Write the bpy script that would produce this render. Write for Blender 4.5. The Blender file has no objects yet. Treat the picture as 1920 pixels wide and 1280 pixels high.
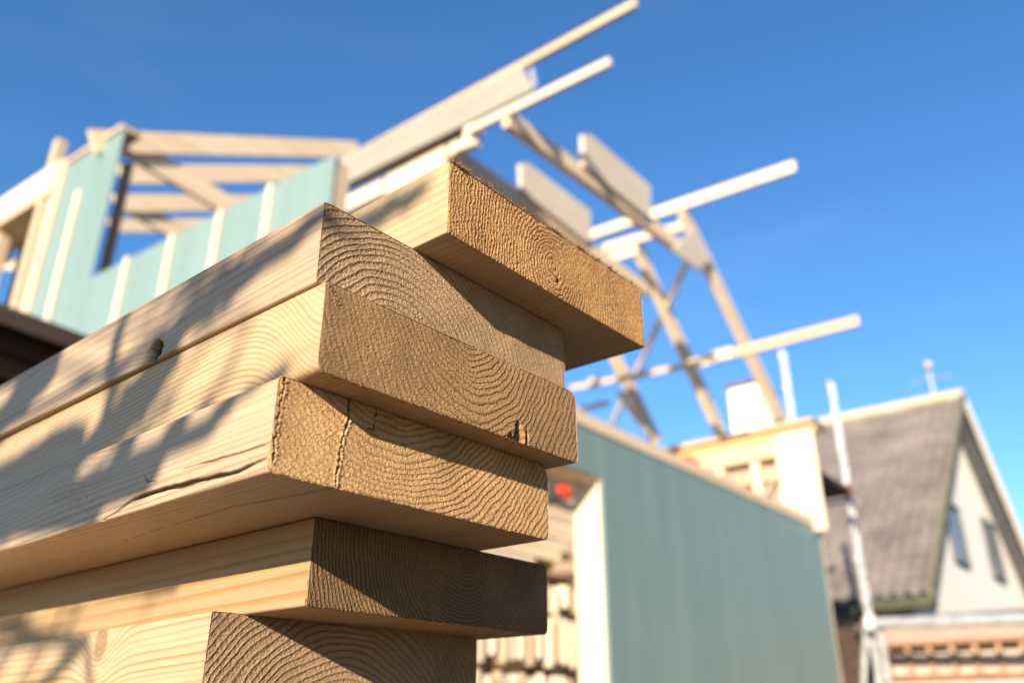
import bpy, math, random
import numpy as np
from mathutils import Vector, Matrix

random.seed(7)
scn = bpy.context.scene
COL = scn.collection
H = 0.55                      # camera height above the ground; (x, y, z) below are measured from the camera

# ------------------------------------------------------------------ camera
F = 1600.0
PITCH = math.atan2(720, F)
HD = math.radians(39)
fh = np.array([math.cos(HD), math.sin(HD), 0.0])
rt = np.array([math.sin(HD), -math.cos(HD), 0.0])
up = np.array([0, 0, 1.0])
fw = fh * math.cos(PITCH) + up * math.sin(PITCH)
cu = -fh * math.sin(PITCH) + up * math.cos(PITCH)


def ray(x, y):
    return fw * F + rt * (x - 960) - cu * (y - 640)


def onX(x, y, a):
    R = ray(x, y); return R * a / R[0]


def onY(x, y, a):
    R = ray(x, y); return R * a / R[1]


cam_d = bpy.data.cameras.new("camera")
cam = bpy.data.objects.new("camera", cam_d)
COL.objects.link(cam)
m = Matrix(((rt[0], cu[0], -fw[0], 0), (rt[1], cu[1], -fw[1], 0), (rt[2], cu[2], -fw[2], 0), (0, 0, 0, 1)))
cam.matrix_world = Matrix.Translation((0, 0, H)) @ m
cam_d.sensor_width = 36
cam_d.lens = 30
cam_d.clip_start = 0.02
cam_d.clip_end = 4000
cam_d.dof.use_dof = True
cam_d.dof.focus_distance = 0.455
cam_d.dof.aperture_fstop = 5.6
scn.camera = cam

# ------------------------------------------------------------------ light
EL = math.radians(18)
AZ = math.radians(20)
SUND = np.array([math.cos(EL) * math.cos(AZ), math.cos(EL) * math.sin(AZ), -math.sin(EL)])
sd = bpy.data.lights.new("sun", 'SUN')
sd.energy = 5.0
sd.angle = math.radians(0.5)
sd.color = (1.0, 0.87, 0.70)
so = bpy.data.objects.new("sun", sd)
COL.objects.link(so)
so.rotation_euler = Vector(SUND).to_track_quat('-Z', 'Y').to_euler()
so.location = (-20, -8, 12)

w = bpy.data.worlds.new("World")
scn.world = w
w.use_nodes = True
nt = w.node_tree
nt.nodes.clear()
out = nt.nodes.new("ShaderNodeOutputWorld")
bg = nt.nodes.new("ShaderNodeBackground")
sky = nt.nodes.new("ShaderNodeTexSky")
sky.sky_type = 'NISHITA'
sky.sun_disc = False
sky.sun_elevation = EL
sky.sun_rotation = math.atan2(-SUND[0], -SUND[1])
sky.altitude = 100
sky.air_density = 1.0
sky.dust_density = 0.15
sky.ozone_density = 4.0
hs = nt.nodes.new("ShaderNodeHueSaturation")
hs.inputs['Saturation'].default_value = 1.15
hs.inputs['Hue'].default_value = 0.502
# thin high cloud wisps in the sky itself
tc = nt.nodes.new("ShaderNodeTexCoord")
mp = nt.nodes.new("ShaderNodeMapping")
mp.inputs['Scale'].default_value = (1.2, 3.0, 9.0)
nz = nt.nodes.new("ShaderNodeTexNoise")
nz.inputs['Scale'].default_value = 1.6
nz.inputs['Detail'].default_value = 5
nz.inputs['Distortion'].default_value = 0.6
cr = nt.nodes.new("ShaderNodeValToRGB")
cr.color_ramp.elements[0].position = 0.55
cr.color_ramp.elements[0].color = (0, 0, 0, 1)
cr.color_ramp.elements[1].position = 0.95
cr.color_ramp.elements[1].color = (0.03, 0.03, 0.03, 1)
mx = nt.nodes.new("ShaderNodeMix")
mx.data_type = 'RGBA'
mx.inputs[7].default_value = (6.5, 7.5, 8.5, 1)
L = nt.links.new
L(tc.outputs['Generated'], mp.inputs[0]); L(mp.outputs[0], nz.inputs['Vector'])
L(nz.outputs[0], cr.inputs[0]); L(cr.outputs[0], mx.inputs[0])
L(sky.outputs[0], hs.inputs['Color']); L(hs.outputs[0], mx.inputs[6])
L(mx.outputs[2], bg.inputs[0]); L(bg.outputs[0], out.inputs[0])
bg.inputs[1].default_value = 0.118
scn.view_settings.view_transform = 'Standard'
scn.view_settings.look = 'None'
scn.view_settings.exposure = 1.05
scn.view_settings.gamma = 1.0

# ------------------------------------------------------------------ materials
def new_mat(name, rough=0.6):
    m = bpy.data.materials.new(name)
    m.use_nodes = True
    b = m.node_tree.nodes['Principled BSDF']
    b.inputs['Roughness'].default_value = rough
    b.inputs['Specular IOR Level'].default_value = 0.3
    return m, m.node_tree, b


def noisy(name, c1, c2, scale=(8, 8, 8), rough=0.6, detail=4, bump=0.0, metallic=0.0, p0=0.3, p1=0.7, noise_scale=1.0, bdist=0.01):
    m, t, b = new_mat(name, rough)
    tc = t.nodes.new("ShaderNodeTexCoord"); mp = t.nodes.new("ShaderNodeMapping")
    nz = t.nodes.new("ShaderNodeTexNoise"); cr = t.nodes.new("ShaderNodeValToRGB")
    mp.inputs['Scale'].default_value = scale
    nz.inputs['Scale'].default_value = noise_scale
    nz.inputs['Detail'].default_value = detail
    nz.inputs['Roughness'].default_value = 0.6
    cr.color_ramp.elements[0].position = p0; cr.color_ramp.elements[0].color = (*c1, 1)
    cr.color_ramp.elements[1].position = p1; cr.color_ramp.elements[1].color = (*c2, 1)
    t.links.new(tc.outputs['Object'], mp.inputs[0]); t.links.new(mp.outputs[0], nz.inputs['Vector'])
    t.links.new(nz.outputs[0], cr.inputs[0]); t.links.new(cr.outputs[0], b.inputs['Base Color'])
    b.inputs['Metallic'].default_value = metallic
    if bump:
        bp = t.nodes.new("ShaderNodeBump"); bp.inputs['Strength'].default_value = bump; bp.inputs['Distance'].default_value = bdist
        t.links.new(nz.outputs[0], bp.inputs['Height']); t.links.new(bp.outputs[0], b.inputs['Normal'])
    return m


PINE_X = noisy("pine_grain_x", (0.64, 0.46, 0.29), (0.80, 0.64, 0.44), (0.7, 26, 26))
PINE_Y = noisy("pine_grain_y", (0.50, 0.34, 0.19), (0.66, 0.51, 0.34), (26, 0.7, 26))
PINE_Z = noisy("pine_grain_z", (0.50, 0.35, 0.20), (0.66, 0.53, 0.37), (26, 26, 0.7))
PINE_W = noisy("pine_bright", (0.60, 0.49, 0.34), (0.70, 0.60, 0.45), (18, 18, 1))
GREYB = noisy("grey_board", (0.27, 0.24, 0.19), (0.35, 0.32, 0.26), (12, 1.2, 20), noise_scale=1.3)
BOARD = noisy("pale_board", (0.56, 0.46, 0.34), (0.68, 0.58, 0.45), (1.2, 14, 20), noise_scale=1.3)
OSB = noisy("osb_sheet", (0.34, 0.25, 0.185), (0.46, 0.36, 0.275), (20, 20, 20), detail=3)
GREEN = noisy("green_sheathing", (0.168, 0.247, 0.230), (0.207, 0.288, 0.268), (5, 5, 0.35), rough=0.5, noise_scale=1.0)
BROWN = noisy("brown_stained_wood", (0.16, 0.075, 0.035), (0.30, 0.15, 0.08), (3, 3, 14), rough=0.6)
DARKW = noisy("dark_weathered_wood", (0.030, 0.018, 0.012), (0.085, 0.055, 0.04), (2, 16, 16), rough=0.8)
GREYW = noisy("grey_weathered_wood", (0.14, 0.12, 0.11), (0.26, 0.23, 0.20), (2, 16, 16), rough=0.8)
GALV = noisy("galvanised_steel", (0.32, 0.32, 0.33), (0.60, 0.60, 0.59), (9, 9, 14), rough=0.35, metallic=0.35)
STEEL = noisy("dull_steel", (0.35, 0.34, 0.33), (0.55, 0.54, 0.52), (9, 9, 14), rough=0.45, metallic=0.5)
RENDERW = noisy("cream_render", (0.86, 0.76, 0.64), (0.91, 0.82, 0.71), (4, 4, 4), rough=0.85, bump=0.2)
WHITEC = noisy("white_render", (0.80, 0.76, 0.70), (0.88, 0.85, 0.80), (5, 5, 5), rough=0.8)
WHITEP = noisy("white_paint", (0.72, 0.72, 0.70), (0.82, 0.82, 0.80), (5, 5, 5), rough=0.5)
MOSS = noisy("mossy_edge", (0.05, 0.05, 0.03), (0.12, 0.11, 0.07), (5, 5, 5), rough=0.9)
DKTRIM = noisy("slate_trim", (0.08, 0.08, 0.085), (0.14, 0.14, 0.14), (5, 5, 5), rough=0.7)
RED = noisy("red_plastic", (0.80, 0.06, 0.03), (0.88, 0.12, 0.05), (8, 8, 8), rough=0.4)
BLACK = noisy("black_rubber", (0.01, 0.01, 0.01), (0.02, 0.02, 0.02), (8, 8, 8), rough=0.6)
BARK = noisy("bark", (0.07, 0.05, 0.04), (0.16, 0.12, 0.09), (30, 30, 8), rough=0.9, bump=0.4)
SAND = noisy("sandy_ground", (0.09, 0.065, 0.045), (0.17, 0.13, 0.09), (6, 6, 6), rough=0.95, detail=8, bump=0.5, bdist=0.03)
GRASSG = noisy("mossy_trim", (0.10, 0.10, 0.06), (0.20, 0.18, 0.12), (8, 8, 8), rough=0.9)
GLASS, _t, _b = new_mat("window_glass", 0.05)
_b.inputs['Base Color'].default_value = (0.05, 0.09, 0.14, 1); _b.inputs['Metallic'].default_value = 0.0
_b.inputs['Specular IOR Level'].default_value = 1.0; _b.inputs['IOR'].default_value = 2.2


def tile_material():
    m, t, b = new_mat("corrugated_roof_tiles", 0.7)
    tc = t.nodes.new("ShaderNodeTexCoord"); sp = t.nodes.new("ShaderNodeSeparateXYZ")
    t.links.new(tc.outputs['Object'], sp.inputs[0])
    nz = t.nodes.new("ShaderNodeTexNoise"); nz.inputs['Scale'].default_value = 1.4; nz.inputs['Detail'].default_value = 8
    n2 = t.nodes.new("ShaderNodeTexNoise"); n2.inputs['Scale'].default_value = 9; n2.inputs['Detail'].default_value = 3
    t.links.new(tc.outputs['Object'], nz.inputs['Vector']); t.links.new(tc.outputs['Object'], n2.inputs['Vector'])
    cr = t.nodes.new("ShaderNodeValToRGB")
    cr.color_ramp.elements[0].position = 0.3; cr.color_ramp.elements[0].color = (0.13, 0.108, 0.092, 1)
    cr.color_ramp.elements[1].position = 0.72; cr.color_ramp.elements[1].color = (0.235, 0.195, 0.168, 1)
    t.links.new(nz.outputs[0], cr.inputs[0])
    c2 = t.nodes.new("ShaderNodeValToRGB")
    c2.color_ramp.elements[0].position = 0.66; c2.color_ramp.elements[0].color = (0, 0, 0, 1)
    c2.color_ramp.elements[1].position = 0.74; c2.color_ramp.elements[1].color = (1, 1, 1, 1)
    t.links.new(n2.outputs[0], c2.inputs[0])
    mx = t.nodes.new("ShaderNodeMix"); mx.data_type = 'RGBA'
    mx.inputs[7].default_value = (0.50, 0.46, 0.38, 1)
    t.links.new(c2.outputs[0], mx.inputs[0]); t.links.new(cr.outputs[0], mx.inputs[6])
    t.links.new(mx.outputs[2], b.inputs['Base Color'])
    return m


TILE = tile_material()


def plank_mats(tag, e1, e2, s1, s2):
    """end grain (sawn, rough) and side (planed) material from the per-vertex wood values: R latewood, G crack, B tone."""
    res = []
    for kind, (ca, cb), rough in (('end', (e1, e2), 0.85), ('side', (s1, s2), 0.5)):
        m, t, b = new_mat("pine_%s_%s" % (kind, tag), rough)
        at = t.nodes.new("ShaderNodeAttribute"); at.attribute_name = 'wood'
        sp = t.nodes.new("ShaderNodeSeparateColor"); t.links.new(at.outputs['Color'], sp.inputs[0])
        mx = t.nodes.new("ShaderNodeMix"); mx.data_type = 'RGBA'
        mx.inputs[6].default_value = (*ca, 1); mx.inputs[7].default_value = (*cb, 1)
        n0 = t.nodes.new("ShaderNodeTexNoise"); n0.inputs['Scale'].default_value = 1300; n0.inputs['Detail'].default_value = 4
        tc0 = t.nodes.new("ShaderNodeTexCoord"); mp0 = t.nodes.new("ShaderNodeMapping")
        mp0.inputs['Scale'].default_value = (1, 1, 1) if kind == 'end' else (0.6, 0.03, 0.6)
        t.links.new(tc0.outputs['Object'], mp0.inputs[0]); t.links.new(mp0.outputs[0], n0.inputs['Vector'])
        ad = t.nodes.new("ShaderNodeMath"); ad.operation = 'MULTIPLY_ADD'; ad.use_clamp = True
        ad.inputs[1].default_value = 1.3 if kind == 'end' else 0.45
        a2 = t.nodes.new("ShaderNodeMath"); a2.operation = 'ADD'; a2.inputs[1].default_value = -0.65 if kind == 'end' else -0.225
        t.links.new(sp.outputs[0], a2.inputs[0]); t.links.new(n0.outputs[0], ad.inputs[0]); t.links.new(a2.outputs[0], ad.inputs[2])
        t.links.new(ad.outputs[0], mx.inputs[0])
        # tone
        tn = t.nodes.new("ShaderNodeMapRange"); tn.inputs[1].default_value = 0; tn.inputs[2].default_value = 1
        tn.inputs[3].default_value = 0.66; tn.inputs[4].default_value = 1.3
        t.links.new(sp.outputs[2], tn.inputs[0])
        ml = t.nodes.new("ShaderNodeVectorMath"); ml.operation = 'SCALE'
        t.links.new(mx.outputs[2], ml.inputs[0]); t.links.new(tn.outputs[0], ml.inputs['Scale'])
        mk = t.nodes.new("ShaderNodeMix"); mk.data_type = 'RGBA'
        mk.inputs[7].default_value = (0.014, 0.007, 0.004, 1)
        t.links.new(sp.outputs[1], mk.inputs[0]); t.links.new(ml.outputs[0], mk.inputs[6])
        t.links.new(mk.outputs[2], b.inputs['Base Color'])
        tc = t.nodes.new("ShaderNodeTexCoord"); nz = t.nodes.new("ShaderNodeTexNoise")
        mp = t.nodes.new("ShaderNodeMapping")
        mp.inputs['Scale'].default_value = (1, 1, 1) if kind == 'end' else (1, 0.06, 1)
        nz.inputs['Scale'].default_value = 2600 if kind == 'end' else 900
        nz.inputs['Detail'].default_value = 3
        bp = t.nodes.new("ShaderNodeBump"); bp.inputs['Strength'].default_value = 0.9 if kind == 'end' else 0.18
        bp.inputs['Distance'].default_value = 0.0002 if kind == 'end' else 0.0003
        t.links.new(tc.outputs['Object'], mp.inputs[0]); t.links.new(mp.outputs[0], nz.inputs['Vector'])
        t.links.new(nz.outputs[0], bp.inputs['Height']); t.links.new(bp.outputs[0], b.inputs['Normal'])
        if kind == 'side':
            b.inputs['Specular IOR Level'].default_value = 0.25
        res.append(m)
    return res


# ------------------------------------------------------------------ helpers for things and parts
def tag(o, label=None, cat=None, group=None, kind=None):
    if label: o['label'] = label
    if cat: o['category'] = cat
    if group: o['group'] = group
    if kind: o['kind'] = kind
    return o


def empty(name, loc, label, cat, group=None):
    o = bpy.data.objects.new(name, None); COL.objects.link(o)
    o.location = (loc[0], loc[1], loc[2] + H)
    o.empty_display_size = 0.1
    o['_loc'] = 0
    del o['_loc']
    return tag(o, label, cat, group)


ORG = {}


def link_mesh(name, vs, fs, mat, parent=None, org=(0, 0, 0), smooth=False):
    """vs in camera-relative metres; org = the thing's base in the same coordinates"""
    me = bpy.data.meshes.new(name)
    me.from_pydata([(v[0] - org[0], v[1] - org[1], v[2] - org[2]) for v in vs], [], fs)
    me.materials.append(mat)
    if smooth:
        me.shade_smooth()
    o = bpy.data.objects.new(name, me); COL.objects.link(o)
    if parent is not None:
        o.parent = parent
        po = ORG[parent.name]
        # sub-parts: local offset relative to a part whose own origin sits at its thing's base
        if parent.parent is not None:
            o.location = (0, 0, 0)
    else:
        o.location = (org[0], org[1], org[2] + H)
    ORG[o.name] = org
    return o


class Thing:
    def __init__(s, name, loc, label, cat, group=None):
        s.loc = loc; s.root = empty(name, loc, label, cat, group); ORG[s.root.name] = loc

    def part(s, name, vf, mat, parent=None, label=None, smooth=False):
        vs, fs = vf
        o = link_mesh(name, vs, fs, mat, parent or s.root, s.loc, smooth)
        if label: o['label'] = label
        return o


def box(x0, x1, y0, y1, z0, z1, c=0.003):
    """box with chamfered edges"""
    x0, x1 = min(x0, x1), max(x0, x1); y0, y1 = min(y0, y1), max(y0, y1); z0, z1 = min(z0, z1), max(z0, z1)
    return hexa([(x0, y0, z0), (x1, y0, z0), (x1, y1, z0), (x0, y1, z0), (x0, y0, z1), (x1, y0, z1), (x1, y1, z1), (x0, y1, z1)], c)


def hexa(P, c=0.003):
    P = [np.array(p, float) for p in P]
    nb = {0: (1, 3, 4), 1: (0, 2, 5), 2: (1, 3, 6), 3: (2, 0, 7), 4: (5, 7, 0), 5: (4, 6, 1), 6: (5, 7, 2), 7: (6, 4, 3)}
    faces = [(0, 3, 2, 1), (4, 5, 6, 7), (0, 1, 5, 4), (1, 2, 6, 5), (2, 3, 7, 6), (3, 0, 4, 7)]
    vs = []; idx = {}; fs = []
    for fi, f in enumerate(faces):
        for v in f:
            n = [q for q in nb[v] if q in f]
            p = P[v].copy()
            for q in n:
                e = P[q] - P[v]; l = np.linalg.norm(e); p += e / l * min(c, l * 0.3)
            idx[(fi, v)] = len(vs); vs.append(tuple(p))
    for fi, f in enumerate(faces):
        fs.append(tuple(idx[(fi, v)] for v in f))
    for v in range(8):
        ff = [fi for fi, f in enumerate(faces) if v in f]
        fs.append(tuple(idx[(fi, v)] for fi in ff))
    for a in range(8):
        for b in nb[a]:
            if a < b:
                f1, f2 = [fi for fi, f in enumerate(faces) if a in f and b in f]
                fs.append((idx[(f1, a)], idx[(f1, b)], idx[(f2, b)], idx[(f2, a)]))
    return vs, fs


def beam(p0, p1, wd, hg, ref=(0, 0, 1), c=0.003):
    """timber from p0 to p1 (centre line); hg measured along ref, wd across"""
    p0 = np.array(p0, float); p1 = np.array(p1, float)
    d = p1 - p0; d /= np.linalg.norm(d)
    r = np.array(ref, float); s = np.cross(d, r); s /= np.linalg.norm(s); u = np.cross(s, d)
    s = s * wd / 2; u = u * hg / 2
    return hexa([p0 - s - u, p0 + s - u, p1 + s - u, p1 - s - u, p0 - s + u, p0 + s + u, p1 + s + u, p1 - s + u], c)


def prism(poly, d, c=0.0):
    """flat polygon (3-D points) given thickness by vector d"""
    n = len(poly); d = np.array(d, float)
    vs = [tuple(p) for p in poly] + [tuple(np.array(p) + d) for p in poly]
    fs = [tuple(range(n))[::-1], tuple(range(n, 2 * n))] + [(i, (i + 1) % n, n + (i + 1) % n, n + i) for i in range(n)]
    return vs, fs


def tube(pts, rad, seg=10, cap=True):
    pts = [np.array(p, float) for p in pts]
    if not hasattr(rad, '__len__'): rad = [rad] * len(pts)
    vs, fs = [], []
    ref = np.array([0.13, 0.2, 0.97])
    for i, p in enumerate(pts):
        d = pts[min(i + 1, len(pts) - 1)] - pts[max(i - 1, 0)]; d /= np.linalg.norm(d) + 1e-12
        rr = ref if abs(d @ ref) < 0.9 else np.array([1.0, 0.1, 0])
        s = np.cross(d, rr); s /= np.linalg.norm(s); u = np.cross(s, d)
        for k in range(seg):
            a = 2 * math.pi * k / seg
            vs.append(tuple(p + (s * math.cos(a) + u * math.sin(a)) * rad[i]))
    for i in range(len(pts) - 1):
        for k in range(seg):
            fs.append((i * seg + k, i * seg + (k + 1) % seg, (i + 1) * seg + (k + 1) % seg, (i + 1) * seg + k))
    if cap:
        fs.append(tuple(range(seg))[::-1]); fs.append(tuple(range((len(pts) - 1) * seg, len(pts) * seg)))
    return vs, fs


def join(*L_):
    vs, fs = [], []
    for v, f in L_:
        o = len(vs); vs += list(v); fs += [tuple(i + o for i in g) for g in f]
    return vs, fs


# ------------------------------------------------------------------ numpy noise
def _h(ix, iy, iz, seed):
    n = (ix * 374761393 + iy * 668265263 + iz * 2147483647 % 1013904223 + iz * 1274126177 + seed * 974634777) & 0xFFFFFFFF
    n = ((n ^ (n >> 13)) * 1274126177) & 0xFFFFFFFF
    n = ((n ^ (n >> 16)) * 2246822519) & 0xFFFFFFFF
    n = n ^ (n >> 15)
    return (n & 0xFFFFFF) / float(0xFFFFFF)


def vnoise(x, y, z, seed=0):
    x, y, z = np.broadcast_arrays(np.asarray(x, float), np.asarray(y, float), np.asarray(z, float))
    ix = np.floor(x).astype(np.int64); iy = np.floor(y).astype(np.int64); iz = np.floor(z).astype(np.int64)
    fx, fy, fz = x - ix, y - iy, z - iz
    fx = fx * fx * (3 - 2 * fx); fy = fy * fy * (3 - 2 * fy); fz = fz * fz * (3 - 2 * fz)
    r = 0
    for a in (0, 1):
        for b in (0, 1):
            for c in (0, 1):
                r = r + _h(ix + a, iy + b, iz + c, seed) * (fx if a else 1 - fx) * (fy if b else 1 - fy) * (fz if c else 1 - fz)
    return r * 2 - 1


def fbm(x, y, z, oct=3, seed=0, gain=0.5):
    s = 0; a = 1.0; f = 1.0; t = 0
    for i in range(oct):
        s = s + a * vnoise(x * f, y * f, z * f, seed + i * 17); t += a; a *= gain; f *= 2.03
    return s / t


def sstep(a, b, x):
    t = np.clip((x - a) / (b - a), 0, 1); return t * t * (3 - 2 * t)


def polydist(px, py, pts):
    """distance to a polyline and the position along it (0..1)"""
    best = np.full(np.shape(px), 1e9); par = np.zeros(np.shape(px)); n = len(pts) - 1
    for i in range(n):
        (x0, y0), (x1, y1) = pts[i], pts[i + 1]
        dx, dy = x1 - x0, y1 - y0
        t = np.clip(((px - x0) * dx + (py - y0) * dy) / (dx * dx + dy * dy + 1e-9), 0, 1)
        d = np.hypot(px - x0 - t * dx, py - y0 - t * dy)
        k = d < best; best = np.where(k, d, best); par = np.where(k, (i + t) / n, par)
    return best, par


# ------------------------------------------------------------------ the planks of the stack
W_, T_ = 195.0, 45.0           # mm


def rounded(u, v, rc):
    """map a rectangle grid onto a section whose four arrises have radii rc = (near-bottom, near-top, far-top, far-bottom)"""
    u = u.copy(); v = v.copy()
    for (cx, cy, sx, sy, r) in ((0, 0, -1, -1, rc[0]), (0, T_, -1, 1, rc[1]), (W_, T_, 1, 1, rc[2]), (W_, 0, 1, -1, rc[3])):
        ox, oy = cx - sx * r, cy - sy * r
        a = (u - ox) * sx / r; b = (v - oy) * sy / r
        k = (a > 0) & (b > 0)
        a2 = a * np.sqrt(np.clip(1 - b * b / 2, 0, 1)); b2 = b * np.sqrt(np.clip(1 - a * a / 2, 0, 1))
        u = np.where(k, ox + sx * a2 * r, u); v = np.where(k, oy + sy * b2 * r, v)
    return u, v


def rings(P, x, y, z):
    """x across, y along, z up in mm -> (phase, radius)"""
    s = P['seed']; wa = P.get('warp', 2.0)
    dx = x - P['c'][0] + P.get('drift', 0.012) * y
    dz = z - P['c'][1] + P.get('driftz', 0.006) * y
    n1 = fbm(x / 24, y / 260, z / 24, 3, s) * wa * 1.6
    n2 = fbm(x / 5, y / 90, z / 5, 2, s + 5) * wa * 0.22 + P.get('jit', 0.25) * vnoise(x / 1.6, y / 40, z / 1.6, s + 6)
    r = np.hypot(dx + n1, dz * P.get('asp', 1.0) + fbm(x / 22, y / 260, z / 22, 2, s + 3) * wa * 1.6) + n2
    for (ky, kz, ry, rz, A) in P.get('knots', []):
        r = r + A * np.exp(-(((y - ky) / ry) ** 2 + ((z - kz) / rz) ** 2))
    lam = P['lam']
    r = r + 0.6 * lam * vnoise(r / (lam * 3.1), 0.5, 0.5, s + 9)      # years differ in width
    return r / lam, r


def late(ph, sharp=0.55):
    t = ph - np.floor(ph)
    return sstep(sharp, 0.90, t) * (1 - sstep(0.93, 1.0, t))


def add_mesh(vs, faces, quads, cols, mats):
    pass


def make_plank(name, P, mats, full=True):
    """one sawn timber: end face as a fine sheet with real saw and ring relief, then the four long faces"""
    s = P['seed']; V = []; Q = []; C = []; MI = []; off = 0
    rc = P.get('rc', (1.2, 1.0, 3.5, 3.0))
    Lm = P.get('len', 2400.0)
    nu, nv = (700, 162) if full else (60, 14)
    u0, v0 = np.meshgrid(np.linspace(0, W_, nu), np.linspace(0, T_, nv), indexing='ij')
    u, v = rounded(u0, v0, rc)
    ph, r = rings(P, u, 0 * u, v)
    lw = late(ph, P.get('sharp', 0.5))
    rg = P.get('rough', 1.0)
    fine = 0.5 * (np.random.RandomState(s).rand(*u.shape) * 2 - 1) + 1.0 * vnoise(u / 0.5, v / 0.5, 0 * u + 3.3, s + 21)
    med = fbm(u / 3.0, v / 3.0, 0 * u + 1.3, 3, s + 31)
    low = fbm(u / 28, v / 28, 0 * u, 3, s + 37)
    # fields where the ring relief is strong or nearly gone
    rel = np.ones_like(u)
    for (cu_, cv_, ru, rv, k) in P.get('calm', []):
        rel = rel * (1 - k * np.exp(-(((u - cu_) / ru) ** 2 + ((v - cv_) / rv) ** 2)))
    crumb = np.clip(fbm(u / 0.75, v / 0.75, 0 * u + 8, 2, s + 44, 0.6) + 0.05, 0, 1)
    h = P.get('relief', 0.55) * lw * rel
    h = h + rg * (0.20 * fine + 0.06 * med) * (1 - 0.75 * lw * rel)
    h = h - rg * P.get('pit', 0.5) * crumb * (1 - lw) * rel
    h = h + 0.35 * low
    # circular-saw scoring, slanted
    h = h + P.get('saw', 0.04) * np.sin((u * 0.8 + v * 0.35 + 2 * low) * 2.2)
    crack = np.zeros_like(u)
    for (pts, wd, dp) in P.get('cracks', []):
        jx = fbm(u / 2.2, v / 2.2, 0 * u + 2, 3, s + 60) * 1.5
        jy = fbm(u / 2.6, v / 2.6, 0 * u + 6, 2, s + 61) * 1.0
        d, t = polydist(u + jx, v + jy, pts)
        k = 1 - sstep(wd * 0.35, wd, d)
        h = h - dp * k + 0.5 * np.exp(-((d - wd * 1.6) / (wd * 0.8)) ** 2) * (0.6 + fine)
        crack = np.maximum(crack, k * 0.85)
    for (cu_, cv_, ru, rv, dp, dk) in P.get('dents', []):
        e = ((u - cu_) / ru) ** 2 + ((v - cv_) / rv) ** 2 + 0.5 * med + 0.3 * fbm(u / 1.4, v / 9, 0 * u, 2, s + 70)
        k = 1 - sstep(0.5, 1.0, e)
        h = h - k * dp * (1 + 0.5 * fbm(u / 1.2, v / 8, 0 * u, 2, s + 71)); crack = np.maximum(crack, k * dk)
    edge = np.minimum(np.minimum(u0, W_ - u0), np.minimum(v0, T_ - v0))
    h = h - 0.5 * np.exp(-edge / 0.5) * (1 + 0.6 * fine)
    # ragged rim
    rag = P.get('rag', 0.35) * (fbm(u / 2.2, v / 2.2, 0 * u, 3, s + 80) * np.exp(-edge / 0.6))
    un = np.where(u0 < W_ / 2, -1, 1) * (np.minimum(u0, W_ - u0) < 1); vn = np.where(v0 < T_ / 2, -1, 1) * (np.minimum(v0, T_ - v0) < 1)
    pts = np.stack([u + un * rag * 0.3, -h, v + vn * rag], -1)
    tone = np.clip(0.52 + 0.42 * low + 0.22 * med + 0.12 * fine + P.get('tone', 0), 0, 1)
    lwc = np.clip(lw * (0.55 + 0.45 * rel) + 0.25 * crumb * (1 - lw), 0, 1)
    V.append(pts.reshape(-1, 3)); C.append(np.stack([lwc, crack, tone], -1).reshape(-1, 3))
    idx = np.arange(nu * nv).reshape(nu, nv)
    q = np.stack([idx[:-1, :-1], idx[1:, :-1], idx[1:, 1:], idx[:-1, 1:]], -1).reshape(-1, 4)
    Q.append(q); MI.append(np.zeros(len(q), int)); off += nu * nv
    # skirt behind the rim so no light leaks
    rim = np.concatenate([idx[:, 0], idx[-1, 1:], idx[-2::-1, -1], idx[0, -2:0:-1]])
    rp = V[0][rim].copy(); rp[:, 1] = 2.0
    cc = np.array([W_ / 2, 0, T_ / 2]); rp[:, 0] += np.sign(cc[0] - rp[:, 0]) * 0.15; rp[:, 2] += np.sign(cc[2] - rp[:, 2]) * 0.15
    n = len(rim); nid = off + np.arange(n)
    V.append(rp); C.append(C[0][rim])
    q = np.stack([rim, nid, np.roll(nid, -1), np.roll(rim, -1)], -1); Q.append(q); MI.append(np.zeros(n, int)); off += n
    # long faces: outline swept along y
    def arr(n0, n1, nn): return np.linspace(n0, n1, nn, endpoint=False)
    nb, nr, ntp, nl = (230, 26, 60, 120) if full else (8, 4, 8, 4)
    ou = np.concatenate([arr(0, W_, nb), np.full(nr, W_), arr(W_, 0, ntp), np.zeros(nl)])
    ov = np.concatenate([np.zeros(nb), arr(0, T_, nr), np.full(ntp, T_), arr(T_, 0, nl)])
    # extra samples at the corners come from the rounding map
    if full:
        ex = []
        for i in range(len(ou)): ex.append((ou[i], ov[i]))
        ou = np.array([e[0] for e in ex]); ov = np.array([e[1] for e in ex])
    uu, vv = rounded(ou, ov, rc)
    ys = [0.0]
    st = 0.8
    while ys[-1] < Lm:
        ys.append(ys[-1] + st); st = min(st * ((1.003 if ys[-1] < 270 else 1.04) if full else 3), 60 if full else 800)
    ys = np.array(ys); ys[-1] = Lm; ys[0] = -0.02
    ny = len(ys); npn = len(uu)
    Y = np.repeat(ys[:, None], npn, 1); U = np.repeat(uu[None], ny, 0); Z = np.repeat(vv[None], ny, 0)
    ph, r = rings(P, U, Y, Z)
    isleft = U < 1.5
    across = np.where(isleft | (U > W_ - 1.5), Z, U)
    sl = P.get('side_lam', 3.2)
    rr_ = across + P.get('tilt', 0.02) * Y + 3.2 * fbm(across / 40, Y / 330, 0 * Y, 2, s + 91) + 0.5 * fbm(across / 6, Y / 50, 0 * Y, 2, s + 92)
    for (ky, kz, ry, rz, A) in P.get('knots', []):
        rr_ = rr_ + A * np.exp(-(((Y - ky) / ry) ** 2 + ((Z - kz) / rz) ** 2)) * isleft
    rr_ = rr_ + 0.9 * sl * vnoise(rr_ / (sl * 2.3), 0.5, 0.5, s + 9)
    ph = rr_ / sl
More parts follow.
